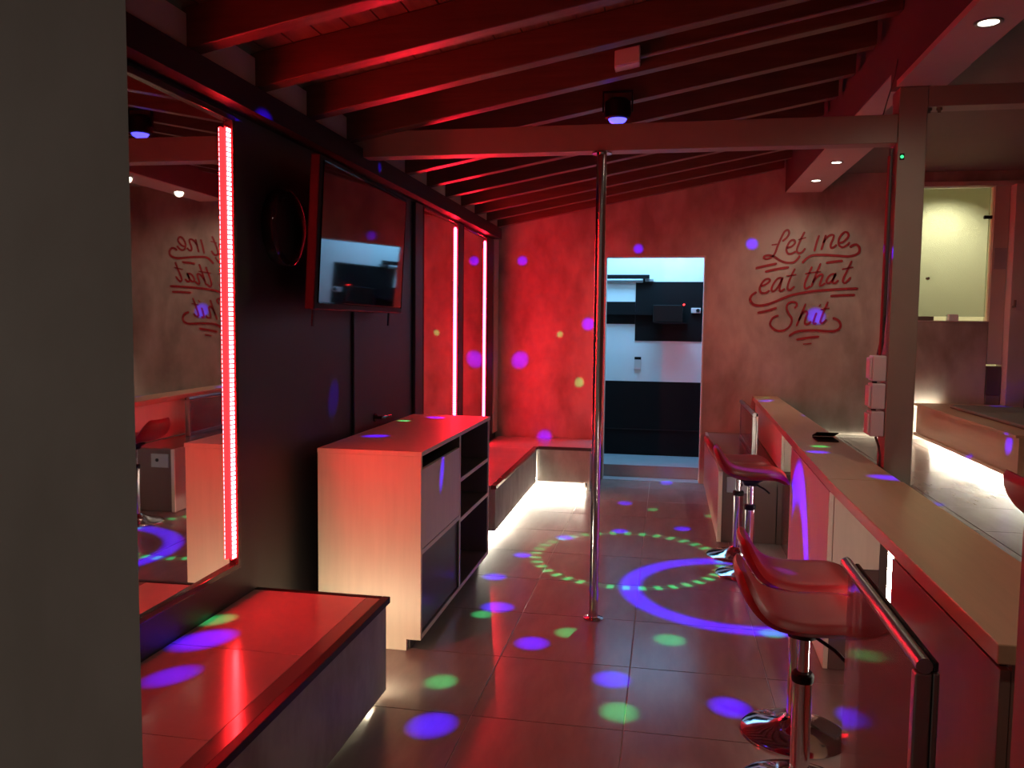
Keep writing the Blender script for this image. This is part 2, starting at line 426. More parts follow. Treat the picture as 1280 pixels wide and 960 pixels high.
bt = box('top_bed', 'grout', XW+0.002, -1.13, 1.55, 3.178, 0.389, 0.408, b1)
src = MB().box(-0.29, 0.29, -TP/2+0.0015, TP/2-0.0015, -0.005, 0.0, 0.001).build('top_tile', 'bench_tile')
def bench_tiles(parent, items, z):
    off = origin_of(parent)
    for a, b, c, d in items:
        o = bpy.data.objects.new('top_tile', src.data); COL.objects.link(o); o.parent = parent
        o.location = Vector(((a+b)/2, (c+d)/2, z)) - off; o.scale = ((b-a)/0.58, (d-c)/TP, 1)
bench_tiles(b1, [(-1.686, -1.19, 1.56, 1.98), (-1.686, -1.19, 1.98, 2.57), (-1.686, -1.19, 2.57, 3.178),
                 ], 0.4135)
box('border_strip', 'bench_border', -1.188, -1.13, 1.56, 3.178, 0.4085, 0.4135, b1)
# far corner bench, L shaped
b2 = empty('corner_bench', (-1.3, 7.4, 0), 'L-shaped bench in the far corner glowing white underneath', 'bench')
zt = 0.398
box('front_panel', 'bench_face', -1.185, -1.16, 5.66, 7.555, 0.075, zt-0.022, b2)
box('front_panel', 'bench_face', -1.16, -0.665, 7.58, 7.605, 0.075, zt-0.022, b2)
box('end_panel', 'bench_face', XW+0.024, -1.186, 5.66, 5.685, 0.075, zt-0.022, b2)
box('end_panel', 'bench_face', -0.69, -0.665, 7.606, YB-0.002, 0.002, zt-0.022, b2)
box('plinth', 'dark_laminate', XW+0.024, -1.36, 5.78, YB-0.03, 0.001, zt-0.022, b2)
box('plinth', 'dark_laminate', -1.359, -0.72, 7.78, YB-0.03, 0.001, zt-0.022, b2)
led_under(b2, -1.30, -1.285, 5.75, 7.75, 0.068)
led_under(b2, -1.285, -0.72, 7.715, 7.73, 0.068)
box('edge_trim', 'gloss_trim', -1.19, -1.15, 5.645, 7.565, zt-0.021, zt+0.006, b2, 0.003)
box('edge_trim', 'gloss_trim', -1.15, -0.655, 7.565, 7.60, zt-0.021, zt+0.006, b2, 0.003)
box('top_bed', 'grout', XW+0.024, -1.191, 5.65, YB-0.02, zt-0.021, zt-0.001, b2)
box('top_bed', 'grout', -1.19, -0.655, 7.601, YB-0.02, zt-0.021, zt-0.001, b2)
bench_tiles(b2, [(-1.665, -1.193, 5.655, 6.25), (-1.665, -1.193, 6.25, 6.85), (-1.665, -1.193, 6.85, 7.45), (-1.665, -1.193, 7.45, 8.19),
                 (-1.19, -0.66, 7.603, 8.19)], zt+0.004)
bpy.data.objects.remove(src)

# ------------------------------------------------------------------ low display cabinet
cb = empty('display_cabinet', (-1.35, 4.4, 0), 'cream laminate cabinet with flap door and open shelves', 'cabinet')
CX0, CX1, CY0, CY1, CH = -1.61, -1.10, 3.655, 5.16, 0.95
T = 0.022
MB().poly([(CX0, CY0, 0.001), (CX1-0.07, CY0, 0.001), (CX1-0.07, CY0, 0.055), (CX1, CY0, 0.055), (CX1, CY0, CH-T-0.0005), (CX0, CY0, CH-T-0.0005)], (0, T, 0), 0.0015).build('side_panel', 'laminate', cb)
MB().poly([(CX0, CY1-T, 0.001), (CX1-0.07, CY1-T, 0.001), (CX1-0.07, CY1-T, 0.055), (CX1, CY1-T, 0.055), (CX1, CY1-T, CH-T-0.0005), (CX0, CY1-T, CH-T-0.0005)], (0, T, 0), 0.0015).build('side_panel', 'laminate', cb)
box('top_panel', 'laminate', CX0, CX1+0.004, CY0-0.004, CY1+0.004, CH-T, CH, cb, 0.002)
box('back_panel', 'dark_laminate', CX0+0.001, CX0+0.015, CY0+T+0.001, CY1-T-0.001, 0.06, CH-T-0.001, cb)
YD = 4.405
IX = CX1-0.006
def shelf(name, y0, y1, z0, z1):
    p = box(name, 'dark_laminate', CX0+0.016, IX, y0, y1, z0, z1, cb)
    box('edge_band', 'laminate', IX+0.0002, CX1-0.001, y0, y1, z0, z1, p)
shelf('bottom_panel', CY0+T+0.0005, CY1-T-0.0005, 0.056, 0.076)
shelf('divider', YD-0.011, YD+0.011, 0.077, CH-T-0.001)
shelf('shelf', CY0+T+0.0005, YD-0.0115, 0.46, 0.482)
for zz in (0.44, 0.665): shelf('shelf', YD+0.0115, CY1-T-0.0005, zz, zz+0.022)
box('kick_board', 'dark_laminate', CX1-0.075, CX1-0.06, CY0+T+0.001, CY1-T-0.001, 0.001, 0.054, cb)
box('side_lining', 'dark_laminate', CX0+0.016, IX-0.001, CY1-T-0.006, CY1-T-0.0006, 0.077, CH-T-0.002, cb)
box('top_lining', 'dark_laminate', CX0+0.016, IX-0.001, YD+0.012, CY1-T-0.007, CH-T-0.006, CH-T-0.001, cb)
dr = MB().box(CX1-0.02, CX1-0.002, CY0+T+0.004, YD-0.014, 0.486, 0.862, 0.0015).build('flap_door', 'laminate', cb)
box('lower_door', 'dark_laminate', CX1-0.030, CX1-0.014, CY0+T+0.003, YD-0.014, 0.08, 0.457, cb, 0.0015)
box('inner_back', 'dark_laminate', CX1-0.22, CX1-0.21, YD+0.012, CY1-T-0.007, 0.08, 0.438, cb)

# ------------------------------------------------------------------ bar counters
ZB = 0.875
c1 = empty('bar_counter', (0.88, 2.7, 0), 'wide wood-topped bar counter with red-lit side panel behind the glass screen', 'counter')
MB().poly([(0.715, 1.89, ZB-0.045), (1.02, 1.89, ZB-0.045), (1.035, 3.833, ZB-0.045), (0.718, 3.833, ZB-0.045)], (0, 0, 0.045), 0.003).build('counter_top', 'laminate_flat', c1)
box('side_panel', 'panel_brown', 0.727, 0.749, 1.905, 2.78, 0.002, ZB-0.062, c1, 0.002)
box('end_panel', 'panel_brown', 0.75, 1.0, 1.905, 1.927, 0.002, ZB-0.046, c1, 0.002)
box('groove_strip', 'dark_trim', 0.733, 0.749, 1.928, 2.78, ZB-0.061, ZB-0.046, c1)
box('inner_panel', 'dark_laminate', 0.774, 1.0, 2.93, 2.955, 0.002, ZB-0.046, c1, 0.002)
box('light_strip', 'white_inner', 0.760, 0.773, 2.945, 2.955, 0.25, ZB-0.05, c1)
c2 = empty('bar_counter', (0.92, 6.0, 0), 'long narrow wood-topped bar counter reaching the lettered back wall', 'counter')
MB().poly([(0.72, 3.837, ZB-0.045), (1.028, 3.837, ZB-0.045), (1.058, YB-0.003, ZB-0.045), (0.832, YB-0.003, ZB-0.045)], (0, 0, 0.045), 0.003).build('counter_top', 'laminate_flat', c2)
MB().poly([(0.732, 3.85, 0.002), (0.754, 3.85, 0.002), (0.787, 5.22, 0.002), (0.765, 5.22, 0.002)], (0, 0, ZB-0.064), 0.002).build('side_panel', 'laminate', c2)
MB().poly([(0.739, 3.85, ZB-0.061), (0.754, 3.85, ZB-0.061), (0.787, 5.22, ZB-0.061), (0.772, 5.22, ZB-0.061)], (0, 0, 0.015)).build('groove_strip', 'dark_trim', c2)
box('end_panel', 'laminate', 0.756, 0.955, 3.85, 3.872, 0.47, ZB-0.046, c2, 0.002)
box('lower_panel', 'riser', 0.756, 0.955, 3.85, 3.868, 0.002, 0.468, c2)
box('edge_post', 'dark_laminate', 0.956, 0.985, 3.85, 3.872, 0.002, ZB-0.046, c2)
box('end_panel', 'laminate', 0.848, 1.05, 6.10, 6.122, ZP+0.002, ZB-0.046, c2, 0.002)
MB().poly([(0.825, 6.10, ZP+0.002), (0.847, 6.10, ZP+0.002), (0.88, YB-0.004, ZP+0.002), (0.858, YB-0.004, ZP+0.002)], (0, 0, ZB-0.048-ZP), 0.002).build('side_panel', 'laminate', c2)
box('lower_panel', 'riser', 0.83, 1.125, 5.23, 6.0, 0.002, ZP-0.03, c2)
box('light_strip', 'white_inner', 0.80, 0.817, 5.222, 5.229, 0.35, ZB-0.05, c2)  # added strip, hidden from the camera, brightens the far cream end panel

# step-up box left of the long counter, against the back wall
st = empty('platform_step', (0.6, 7.1, 0), 'low boxed platform between doorway and long counter', 'platform')
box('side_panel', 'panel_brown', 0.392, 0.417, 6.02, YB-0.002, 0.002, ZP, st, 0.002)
box('edge_band', 'laminate', 0.390, 0.419, 6.006, 6.0195, 0.002, ZP, st, 0.002)
box('front_panel', 'riser', 0.418, 0.795, 6.03, 6.05, 0.002, ZP-0.002, st)
box('top_panel', 'riser', 0.418, 0.795, 6.051, YB-0.002, ZP-0.02, ZP, st)
box('socket_plate', 'grey_plastic', 0.45, 0.60, 6.018, 6.029, 0.36, 0.47, st, 0.003)
MB().lathe([(0, 0), (0.014, 0), (0.014, -0.006), (0, -0.006)], 14, (0.545, 6.017, 0.42), 'y').build('socket_hole', 'black_plastic', st)

# glass screens
def glass_screen(x, y0, y1, z0, z1, label, foot):
    g = empty('glass_screen', (x, (y0+y1)/2, z0), label, 'glass screen', 'framed glass screens beside the bar')
    box('glass_pane', 'clear_glass', x-0.004, x+0.004, y0+0.028, y1-0.02, z0+0.03, z1-0.02, g)
    MB().tube([(x, y0-0.004, z1), (x, y1+0.03, z1)], 0.016, 14).build('top_rail', 'alu', g, True)
    box('rail_strip', 'black_gloss', x+0.017, x+0.028, y0, y1, z1-0.012, z1+0.008, g, 0.003)
    box('upright', 'alu', x-0.016, x+0.016, y0-0.002, y0+0.026, z0+0.001, z1-0.016, g, 0.004)
    box('upright', 'alu', x+0.017, x+0.030, y0-0.002, y0+0.026, z0+0.001, z1-0.014, g, 0.003)
    box('bottom_rail', 'alu', x-0.012, x+0.012, y0+0.028, y1, z0+0.001, z0+0.03, g, 0.003)
    if foot: box('upright', 'alu', x-0.010, x+0.010, y1-0.019, y1-0.001, z0+0.031, z1-0.017, g, 0.003)
    return g
glass_screen(0.515, 1.71, 2.40, 0.0, 0.885, 'framed glass screen standing between the near stools and counter', False)
glass_screen(0.70, 6.75, 7.9, ZP, 0.845, 'small framed glass screen standing on the low boxed platform', True)

# black folder on the counter
fd = empty('black_folder', (0.94, 5.15, ZB), 'thin black folder lying half open on the long counter', 'folder')
MB().box(0.885, 1.005, 5.06, 5.24, ZB+0.001, ZB+0.009, 0.003).build('lower_cover', 'black_plastic', fd)
MB().poly([(0.885, 5.24, ZB+0.010), (1.01, 5.24, ZB+0.010), (1.01, 5.10, ZB+0.045), (0.885, 5.10, ZB+0.045)], (0, 0, 0.007), 0.002).build('upper_cover', 'black_plastic', fd)

# ------------------------------------------------------------------ bar stools
def seat_mesh():
    prof = [(-0.222, 0.165), (-0.205, 0.125), (-0.185, 0.085), (-0.155, 0.045), (-0.115, 0.018), (-0.06, 0.006), (0.0, 0.003), (0.06, 0.006), (0.115, 0.008), (0.16, 0.0), (0.19, -0.018), (0.208, -0.042)]
    # resample smoothly
    def cr(p0, p1, p2, p3, t): return 0.5*((2*p1)+(-p0+p2)*t+(2*p0-5*p1+4*p2-p3)*t*t+(-p0+3*p1-3*p2+p3)*t**3)
    pts = []
    for i in range(len(prof)-1):
        q = [Vector(prof[max(0, min(len(prof)-1, j))]) for j in (i-1, i, i+1, i+2)]
        for k in range(3): pts.append(cr(*q, k/3))
    pts.append(Vector(prof[-1]))
    n = len(pts); nv = 16; bm = bmesh.new(); top = []; bot = []
    for i, p in enumerate(pts):
        u = 2*i/(n-1)-1
        hw = 0.195*(1-abs(u)**5*0.35) - (0.02*max(0, -u))
        t = (pts[min(i+1, n-1)]-pts[max(i-1, 0)]).normalized(); nr = Vector((-t.y, t.x))
        if nr.y < 0 : nr = -nr
        edge = (1-abs(u)**8)
        rt, rb = [], []
        for j in range(nv+1):
            v = 2*j/nv-1
            th = 0.024*math.sqrt(max(0, 1-abs(v)**6))*math.sqrt(max(0.0, edge))
            dish = 0.008*(v*v)
            c = p + nr*dish
            a = c + nr*th; b = c - nr*th
            rt.append(bm.verts.new((a.x, v*hw, a.y))); rb.append(bm.verts.new((b.x, v*hw, b.y)))
        top.append(rt); bot.append(rb)
    for i in range(n-1):
        for j in range(nv):
            bm.faces.new((top[i][j], top[i+1][j], top[i+1][j+1], top[i][j+1]))
            bm.faces.new((bot[i][j], bot[i][j+1], bot[i+1][j+1], bot[i+1][j]))
    bmesh.ops.remove_doubles(bm, verts=bm.verts[:], dist=1e-4)
    bmesh.ops.recalc_face_normals(bm, faces=bm.faces[:])
    return bm
def make_stool(zs):
    r = empty('bar_stool', (0, 0, 0), '', 'stool', 'red bar stools on chrome columns')
    MB().lathe([(0, 0.001), (0.197, 0.001), (0.197, 0.007), (0.185, 0.013), (0.15, 0.021), (0.10, 0.033), (0.06, 0.05), (0.042, 0.066), (0.038, 0.07), (0, 0.07)], 48).build('base', 'chrome', r, True)
    MB().lathe([(0, 0.0702), (0.031, 0.0702), (0.031, zs-0.22), (0, zs-0.22)], 28).build('column', 'chrome', r, True)
    MB().lathe([(0, zs-0.2198), (0.034, zs-0.2198), (0.036, zs-0.21), (0.036, zs-0.195), (0.03, zs-0.188), (0, zs-0.188)], 28).build('collar', 'black_plastic', r, True)
    MB().lathe([(0, zs-0.1878), (0.019, zs-0.1878), (0.019, zs-0.07), (0, zs-0.07)], 24).build('piston', 'chrome', r, True)
    MB().lathe([(0, zs-0.0698), (0.04, zs-0.0698), (0.048, zs-0.05), (0.075, zs-0.035), (0.075, zs-0.027), (0, zs-0.027)], 24).build('swivel_mount', 'black_plastic', r, True)
    MB().tube([(0.03, -0.02, zs-0.06), (0.08, -0.09, zs-0.075), (0.10, -0.145, zs-0.085)], 0.006).build('lever', 'black_plastic', r, True)
    s = MB(); b = seat_mesh(); bmesh.ops.translate(b, verts=b.verts[:], vec=(0, 0, zs)); s.add(b)
    s.build('seat', 'red_vinyl', r, True)
    return r
stool_a = make_stool(0.60)
stools = [(0.515, 3.20, 0, 'red scoop bar stool between the glass screen and the dance pole'),
          (0.47, 2.79, 0, 'red scoop bar stool right beside the framed glass screen')]
for i, (x, y, z, lab) in enumerate(stools):
    o = stool_a if i == 0 else copy_tree(stool_a)
    o.location = (x, y, z); o['label'] = lab
stool_b = make_stool(0.635)
for i, (x, y, z, rot, lab) in enumerate([(0.50, 5.66, 0, 0.05, 'red bar stool next to the low boxed platform'), (0.535, 5.24, 0, -0.05, 'red bar stool beside the long counter, second from the boxed platform')]):
    o = stool_b if i == 0 else copy_tree(stool_b)
    o.location = (x, y, z); o.rotation_euler[2] = rot; o['label'] = lab

stool_c = make_stool(0.385)
stool_c.location = (1.385, 3.0, ZP); stool_c['label'] = 'red bar stool standing on the raised floor behind the counter'

# ------------------------------------------------------------------ right side: bench, hatch room
rb = empty('wooden_bench', (2.6, 7.0, ZP), 'wood-fronted bench on the raised floor lit white underneath', 'bench')
box('front_panel', 'laminate_flat', 2.28, 2.305, 5.88, 8.13, ZP+0.055, ZP+0.325, rb)
box('end_panel', 'laminate_flat', 2.306, 2.98, 5.88, 5.905, ZP+0.055, ZP+0.325, rb)
box('lower_rail', 'laminate_flat', 2.262, 2.2795, 5.86, 8.14, ZP+0.05, ZP+0.075, rb, 0.002)
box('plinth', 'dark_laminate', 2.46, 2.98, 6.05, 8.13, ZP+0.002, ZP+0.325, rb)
box('bench_top', 'laminate_flat', 2.25, 2.99, 5.86, 8.15, ZP+0.326, ZP+0.345, rb, 0.003)
led_under(rb, 2.40, 2.415, 5.95, 8.1, ZP+0.05)
pad = box('seat_pad', 'plaster_dark', 2.42, 2.96, 5.95, 7.7, ZP+0.346, ZP+0.375, rb, 0.012)
# light strip at the foot of the back wall
bl = empty('wall_light_strip', (1.7, YB-0.02, ZP), 'glowing light strip along the foot of the lettered wall', 'light strip')
box('light_strip', 'white_soft', 1.2, 2.2, YB-0.016, YB-0.006, ZP+0.004, ZP+0.010, bl)
box('cover_lip', 'plaster', 1.2, 2.2, YB-0.030, YB-0.022, ZP+0.001, ZP+0.022, bl)

# next room through the doorway
YN = 9.093; ZN = 0.123
nf = struct(box('floor_next_room', 'grey_stone', -1.6, 1.6, 8.40, YN, 0.0, ZN), 'grey raised floor of the room beyond the doorway', 'floor')
struct(box('floor_sill', 'grey_stone', DL, DR, YB+0.001, 8.399, -0.003, 0.003), 'grey stone sill in the doorway', 'floor')
wn = struct(box('wall_next_room', 'white_paint', -1.7, 1.7, YN, YN+0.1, 0, 3.0), 'white wall of the room beyond the doorway', 'wall')
box('black_dado', 'black_paint', -1.7, 1.7, YN-0.006, YN-0.0005, ZN+0.001, 0.93, wn)
box('black_panel', 'black_paint', -0.335, 0.375, YN-0.006, YN-0.0005, 1.37, 2.005, wn)
box('black_band', 'black_paint', -1.2, -0.336, YN-0.006, YN-0.0005, 1.55, 1.79, wn)
box('dado_line', 'dark_trim', -1.7, 1.7, YN-0.012, YN-0.0065, 0.40, 0.41, wn)
struct(box('wall_next_left', 'white_paint', -1.75, -1.65, YB+0.142, YN, 0, 3.0), 'white side wall of the next room', 'wall')
struct(box('wall_next_right', 'white_paint', 1.65, 1.75, YB+0.142, YN, 0, 3.0), 'white far side wall of the next room', 'wall')
struct(box('ceiling_next_room', 'white_paint', -1.75, 1.75, YB+0.142, YN+0.1, 3.0, 3.05), 'white ceiling of the next room', 'ceiling')
rail = empty('wall_rail', (-0.6, YN-0.05, 2.04), 'dark rail on brackets high on the white next-room wall', 'rail')
box('rail_bar', 'black_plastic', -1.2, -0.19, YN-0.06, YN-0.035, 2.035, 2.078, rail, 0.004)
box('bracket', 'black_plastic', -0.26, -0.235, YN-0.034, YN-0.001, 1.995, 2.07, rail)
box('bracket', 'grey_plastic', -0.23, -0.15, YN-0.03, YN-0.001, 2.01, 2.035, rail)
box('under_bar', 'grey_plastic', -1.2, -0.262, YN-0.034, YN-0.001, 1.995, 2.02, rail)
rec = empty('wall_recorder', (0, YN-0.1, 1.56), 'black recorder box with a red light on the black wall panel', 'device')
box('case', 'black_gloss', -0.145, 0.165, YN-0.13, YN-0.007, 1.575, 1.755, rec, 0.006)
box('shelf_plate', 'black_plastic', -0.14, 0.22, YN-0.15, YN-0.007, 1.56, 1.574, rec)
MB().lathe([(0, 0), (0.009, 0), (0.009, -0.004), (0, -0.004)], 12, (0.178, YN-0.0075, 1.762), 'y').build('red_indicator', 'tiny_red', rec)
box('arm', 'black_plastic', -0.70, -0.146, YN-0.05, YN-0.007, 1.65, 1.69, rec)
sc = empty('security_camera', (0.31, YN-0.02, 1.66), 'small white camera unit beside the black recorder', 'camera')
box('housing', 'white_plastic', 0.255, 0.355, YN-0.03, YN-0.007, 1.672, 1.728, sc, 0.005)
MB().lathe([(0, -0.0302), (0.02, -0.0302), (0.02, -0.04), (0, -0.04)], 16, (0.325, YN, 1.70), 'y').build('lens', 'black_gloss', sc, True)
sw = empty('wall_switch', (-0.295, YN-0.01, 1.05), 'small pale wall switch with grey top below the black panel', 'switch')
box('plate', 'white_plastic', -0.333, -0.262, YN-0.012, YN-0.0005, 1.06, 1.165, sw, 0.002)
box('display', 'black_plastic', -0.333, -0.262, YN-0.013, YN-0.0005, 1.166, 1.195, sw, 0.002)
# unseen ceiling lamp added to stand in for the next room's daylight
sk = empty('daylight_standin', (-0.2, 8.7, 2.98), 'unseen ceiling panel added to stand in for cold daylight in the next room', 'lamp')
box('frame', 'white_plastic', -0.95, 0.55, 8.5, 8.9, 2.975, 2.999, sk)
lo = light('AREA', 'daylight_standin_light', (-0.2, 8.68, 2.96), P_BLUE, (0.22, 0.60, 1.0), sk, shape='RECTANGLE', size=1.4, size_y=0.35)

# lit room behind the hatch
struct(box('wall_hatch_back', 'cream_paint', 1.6, 3.9, 9.9, 10.0, 0.3, 3.2), 'bright cream wall of the room behind the hatch', 'wall')
struct(box('wall_hatch_left', 'cream_paint', 2.05, 2.15, YB+0.142, 9.9, 0.3, 3.2), 'cream side wall of the room behind the hatch', 'wall')
struct(box('wall_hatch_right', 'cream_paint', 3.75, 3.85, YB+0.142, 9.9, 0.3, 3.2), 'far cream side wall of the room behind the hatch', 'wall')
struct(box('ceiling_hatch_room', 'cream_paint', 2.05, 3.85, YB+0.142, 10.0, 3.2, 3.25), 'cream ceiling of the room behind the hatch', 'ceiling')
struct(box('floor_hatch_room', 'grey_stone', 2.05, 3.85, YB+0.142, 9.9, 0.30, 0.40), 'grey floor of the room behind the hatch', 'floor')
hl = empty('spot_lamp', (2.95, 9.45, 3.15), 'small ceiling spotlight in the room behind the hatch', 'lamp')
MB().lathe([(0, 0), (0.05, 0), (0.06, 0.04), (0.06, 0.049), (0, 0.049)], 20, (2.95, 9.45, 3.15)).build('housing', 'white_plastic', hl, True)
light('SPOT', 'hatch_light', (2.95, 9.45, 3.13), P_WARM*6, (1.0, 0.93, 0.66), hl, spot_size=math.radians(130), spot_blend=0.8, shadow_soft_size=0.05).rotation_euler = (math.radians(5), 0, 0)
ct = empty('hatch_counter', (2.5, 8.3, HB), 'counter sill with a raised dark block in the lit service hatch', 'counter')
box('sill', 'plaster', HL, HR, YB-0.005, YB+0.20, HB+0.001, HB+0.012, ct)
box('block', 'bolt', 2.21, 2.42, YB+0.02, YB+0.13, HB+0.013, HB+0.05, ct)
bxw = box('napkin_box', 'white_paint', 2.555, 2.635, YB+0.03, YB+0.12, HB+0.0125, HB+0.07, bev=0.004)
tag(bxw, 'small white box standing on the service hatch sill', 'box')
gd = empty('glass_door', (2.83, YB+0.16, HB), 'clear glass leaf with dark hinge in the service hatch', 'door')
box('hinge', 'black_plastic', 2.805, 2.873, YB+0.02, YB+0.05, 2.535, 2.565, gd, 0.003)
MB().lathe([(0, 0), (0.014, 0), (0.014, -0.03), (0.0, -0.035)], 12, (2.365, YB+0.08, 2.0), 'y').build('knob', 'bolt', gd)
box('glass_pane', 'clear_glass', HL+0.002, 2.872, YB+0.085, YB+0.093, HB+0.051, HT-0.003, gd)
# panels and column right of the hatch
jp = empty('jamb_panel', (2.94, YB, 0.5), 'pale panel with a grey notice beside the lit hatch', 'panel')
box('panel', 'plaster', HR+0.006, HR+0.129, YB+0.0, YB+0.05, 1.22, HT-0.002, jp, 0.002)
box('notice', 'grey_plastic', HR+0.02, HR+0.125, YB-0.006, YB-0.0005, 2.08, 2.27, jp)
box('panel_edge', 'cream_paint', HR+0.006, HR+0.04, YB+0.051, YB+0.14, 1.22, HT-0.002, jp)
dc = empty('drawer_cabinet', (2.94, YB, ZP), 'dark brown drawer unit below the pale hatch panel', 'cabinet')
box('body', 'plaster_dark', HR+0.003, HR+0.13, YB+0.005, YB+0.139, ZP+0.001, 1.20, dc)
box('drawer_front', 'plaster_dark', HR+0.006, HR+0.127, YB-0.012, YB+0.004, ZP+0.34, 0.93, dc, 0.002)
box('drawer_front', 'dark_laminate', HR+0.006, HR+0.127, YB-0.012, YB+0.004, 0.94, 1.195, dc, 0.002)
cl = struct(box('trim_7', 'cement_grey', 3.008, 3.16, YB-0.12, YB+0.139, ZP, HT-0.002, bev=0.003), 'grey square column right of the drawer unit', 'column')
MB().tube([(3.03, YB-0.122, 1.74), (3.03, YB-0.16, 1.74), (3.03, YB-0.16, 1.80)], 0.01).build('pull_handle', 'bolt', cl, True)
struct(box('wall_alcove', 'plaster_dark', 3.162, 4.19, YB+0.02, YB+0.12, ZP, HT-0.002), 'dark recess wall at the far right', 'wall')

# ------------------------------------------------------------------ downlights
def downlight(x, y, z, label, power):
    d = empty('downlight', (x, y, z), label, 'downlight', 'recessed downlights in the soffits')
    MB().lathe([(0.036, 0.0), (0.05, 0.0), (0.05, -0.004), (0.046, -0.006), (0.036, -0.004), (0.036, 0.0)], 28, (x, y, z)).build('bezel', 'alu', d, True)
    MB().lathe([(0, -0.0005), (0.035, -0.0005), (0.033, -0.003), (0, -0.003)], 28, (x, y, z)).build('lamp_face', 'lamp_face', d)
    if power: light('SPOT', 'downlight_beam', (x, y, z-0.012), power, (1.0, 0.86, 0.66), d, spot_size=math.radians(172), spot_blend=1.0, shadow_soft_size=0.04)
    return d
downlight(1.137, 3.40, 2.6715, 'recessed round downlight in the soffit before the beam', P_DOWN)
downlight(1.137, 1.3, 2.6715, 'unseen round downlight added in the soffit above the wall edge', P_DOWN)  # out of view, added to light the near counter and grey wall end
downlight(1.137, -0.6, 2.6715, 'unseen round downlight added in the soffit behind the camera', P_DOWN)  # added behind the camera for warm light on the near surfaces
downlight(1.242, 6.75, 2.7945, 'recessed round downlight in the rear soffit nearer the beam', P_DOWN)
downlight(1.23, 7.56, 2.7945, 'recessed round downlight in the rear soffit nearer the lettered wall', P_DOWN)

# ------------------------------------------------------------------ sockets and cables on the post
for i, (z0, lab) in enumerate([(1.285, 'topmost pale socket box on the steel post'), (1.15, 'middle pale socket box of three on the steel post'), (1.015, 'lowest pale socket box on the steel post')]):
    s = empty('socket_box', (1.049, YP+0.06, z0), lab, 'socket box', 'socket boxes on the steel post')
    box('case', 'white_plastic', 0.985, 1.0485, YP+0.012, YP+0.10, z0+0.002, z0+0.125, s, 0.006)
    box('cover', 'white_plastic', 0.972, 0.9845, YP+0.02, YP+0.092, z0+0.012, z0+0.115, s, 0.005)
    if i: MB().tube([(1.005, YP+0.05, z0+0.126), (1.005, YP+0.05, z0+0.134)], 0.012).build('cable_joint', 'black_plastic', s)
cc = tag(MB().tube([(1.02, YP+0.055, 1.412), (1.03, YP+0.055, 1.47), (1.036, YP+0.055, 1.6), (1.036, YP+0.055, 2.40)], 0.011, 10).build('power_cable', 'cable', None, True), 'dark cable running up the steel post above the socket boxes', 'cable')
tag(MB().tube([(1.02, YP+0.05, 1.014), (1.038, YP+0.05, 0.96), (1.0425, YP+0.05, 0.92), (1.0425, YP+0.05, ZP+0.02)], 0.006, 10).build('power_cable', 'cable', None, True), 'dark cable hanging below the socket boxes on the post', 'cable')
tag(MB().tube([(1.022, YP+0.045, 1.412), (1.02, YP+0.03, 1.5), (1.02, YP+0.03, 1.8), (1.022, YP+0.03, 2.36)], 0.006, 8).build('signal_cable', 'red_paint', None, True), 'thin red cable running up the steel post', 'cable')
g = empty('indicator_lamp', (1.04, YP+0.01, 2.34), 'tiny green indicator light at the top of the steel post', 'indicator')
MB().lathe([(0, 0), (0.008, 0), (0.006, -0.004), (0, -0.005)], 10, (1.072, YP-0.001, 2.35), 'y').build('lens', 'tiny_green', g)
box('housing', 'black_plastic', 1.062, 1.082, YP-0.0009, YP-0.0001, 2.335, 2.365, g)

# ceiling junction box and conduit
jb = empty('junction_box', (-0.21, 4.13, 2.84), 'small pale junction box hanging from the rafters', 'junction box')
yb_ = 2.70+0.489*3
def sloped(x0, x1, y0, y1, d0, d1):
    return MB().poly([(x0, y0, rz(x0)+d0), (x1, y0, rz(x1)+d0), (x1, y0, rz(x1)+d1), (x0, y0, rz(x0)+d1)], (0, y1-y0, 0), 0.004)
sloped(-0.275, -0.155, yb_-0.085, yb_-0.002, 0.02, 0.10).build('case', 'white_plastic', jb)
sloped(-0.272, -0.158, yb_-0.09, yb_-0.0855, 0.024, 0.096).build('cover', 'white_plastic', jb)
tag(MB().tube([(-0.153, yb_-0.04, rz(-0.153)+0.055), (0.3, yb_-0.04, rz(0.3)+0.055), (1.02, yb_-0.04, rz(1.02)+0.055)], 0.009, 10).build('conduit', 'grey_plastic', None, True), 'grey conduit pipe running from the junction box along a rafter', 'conduit')
# torn paper flap with a wire on the bulkhead
pf = empty('cable_outlet', (1.0, 4.1, 2.56), 'pale torn flap with a hanging wire on the bulkhead above the beam', 'outlet')
MB().poly([(0.975, YP+0.03, 2.55), (1.03, YP+0.03, 2.55), (1.03, YP+0.03, 2.60)], (0, 0.004, 0)).build('flap', 'white_plastic', pf)
MB().tube([(0.985, YP+0.02, 2.55), (1.0, YP+0.01, 2.62), (1.025, YP, 2.72), (1.034, YP, 2.8)], 0.003, 6).build('wire', 'cable', pf, True)

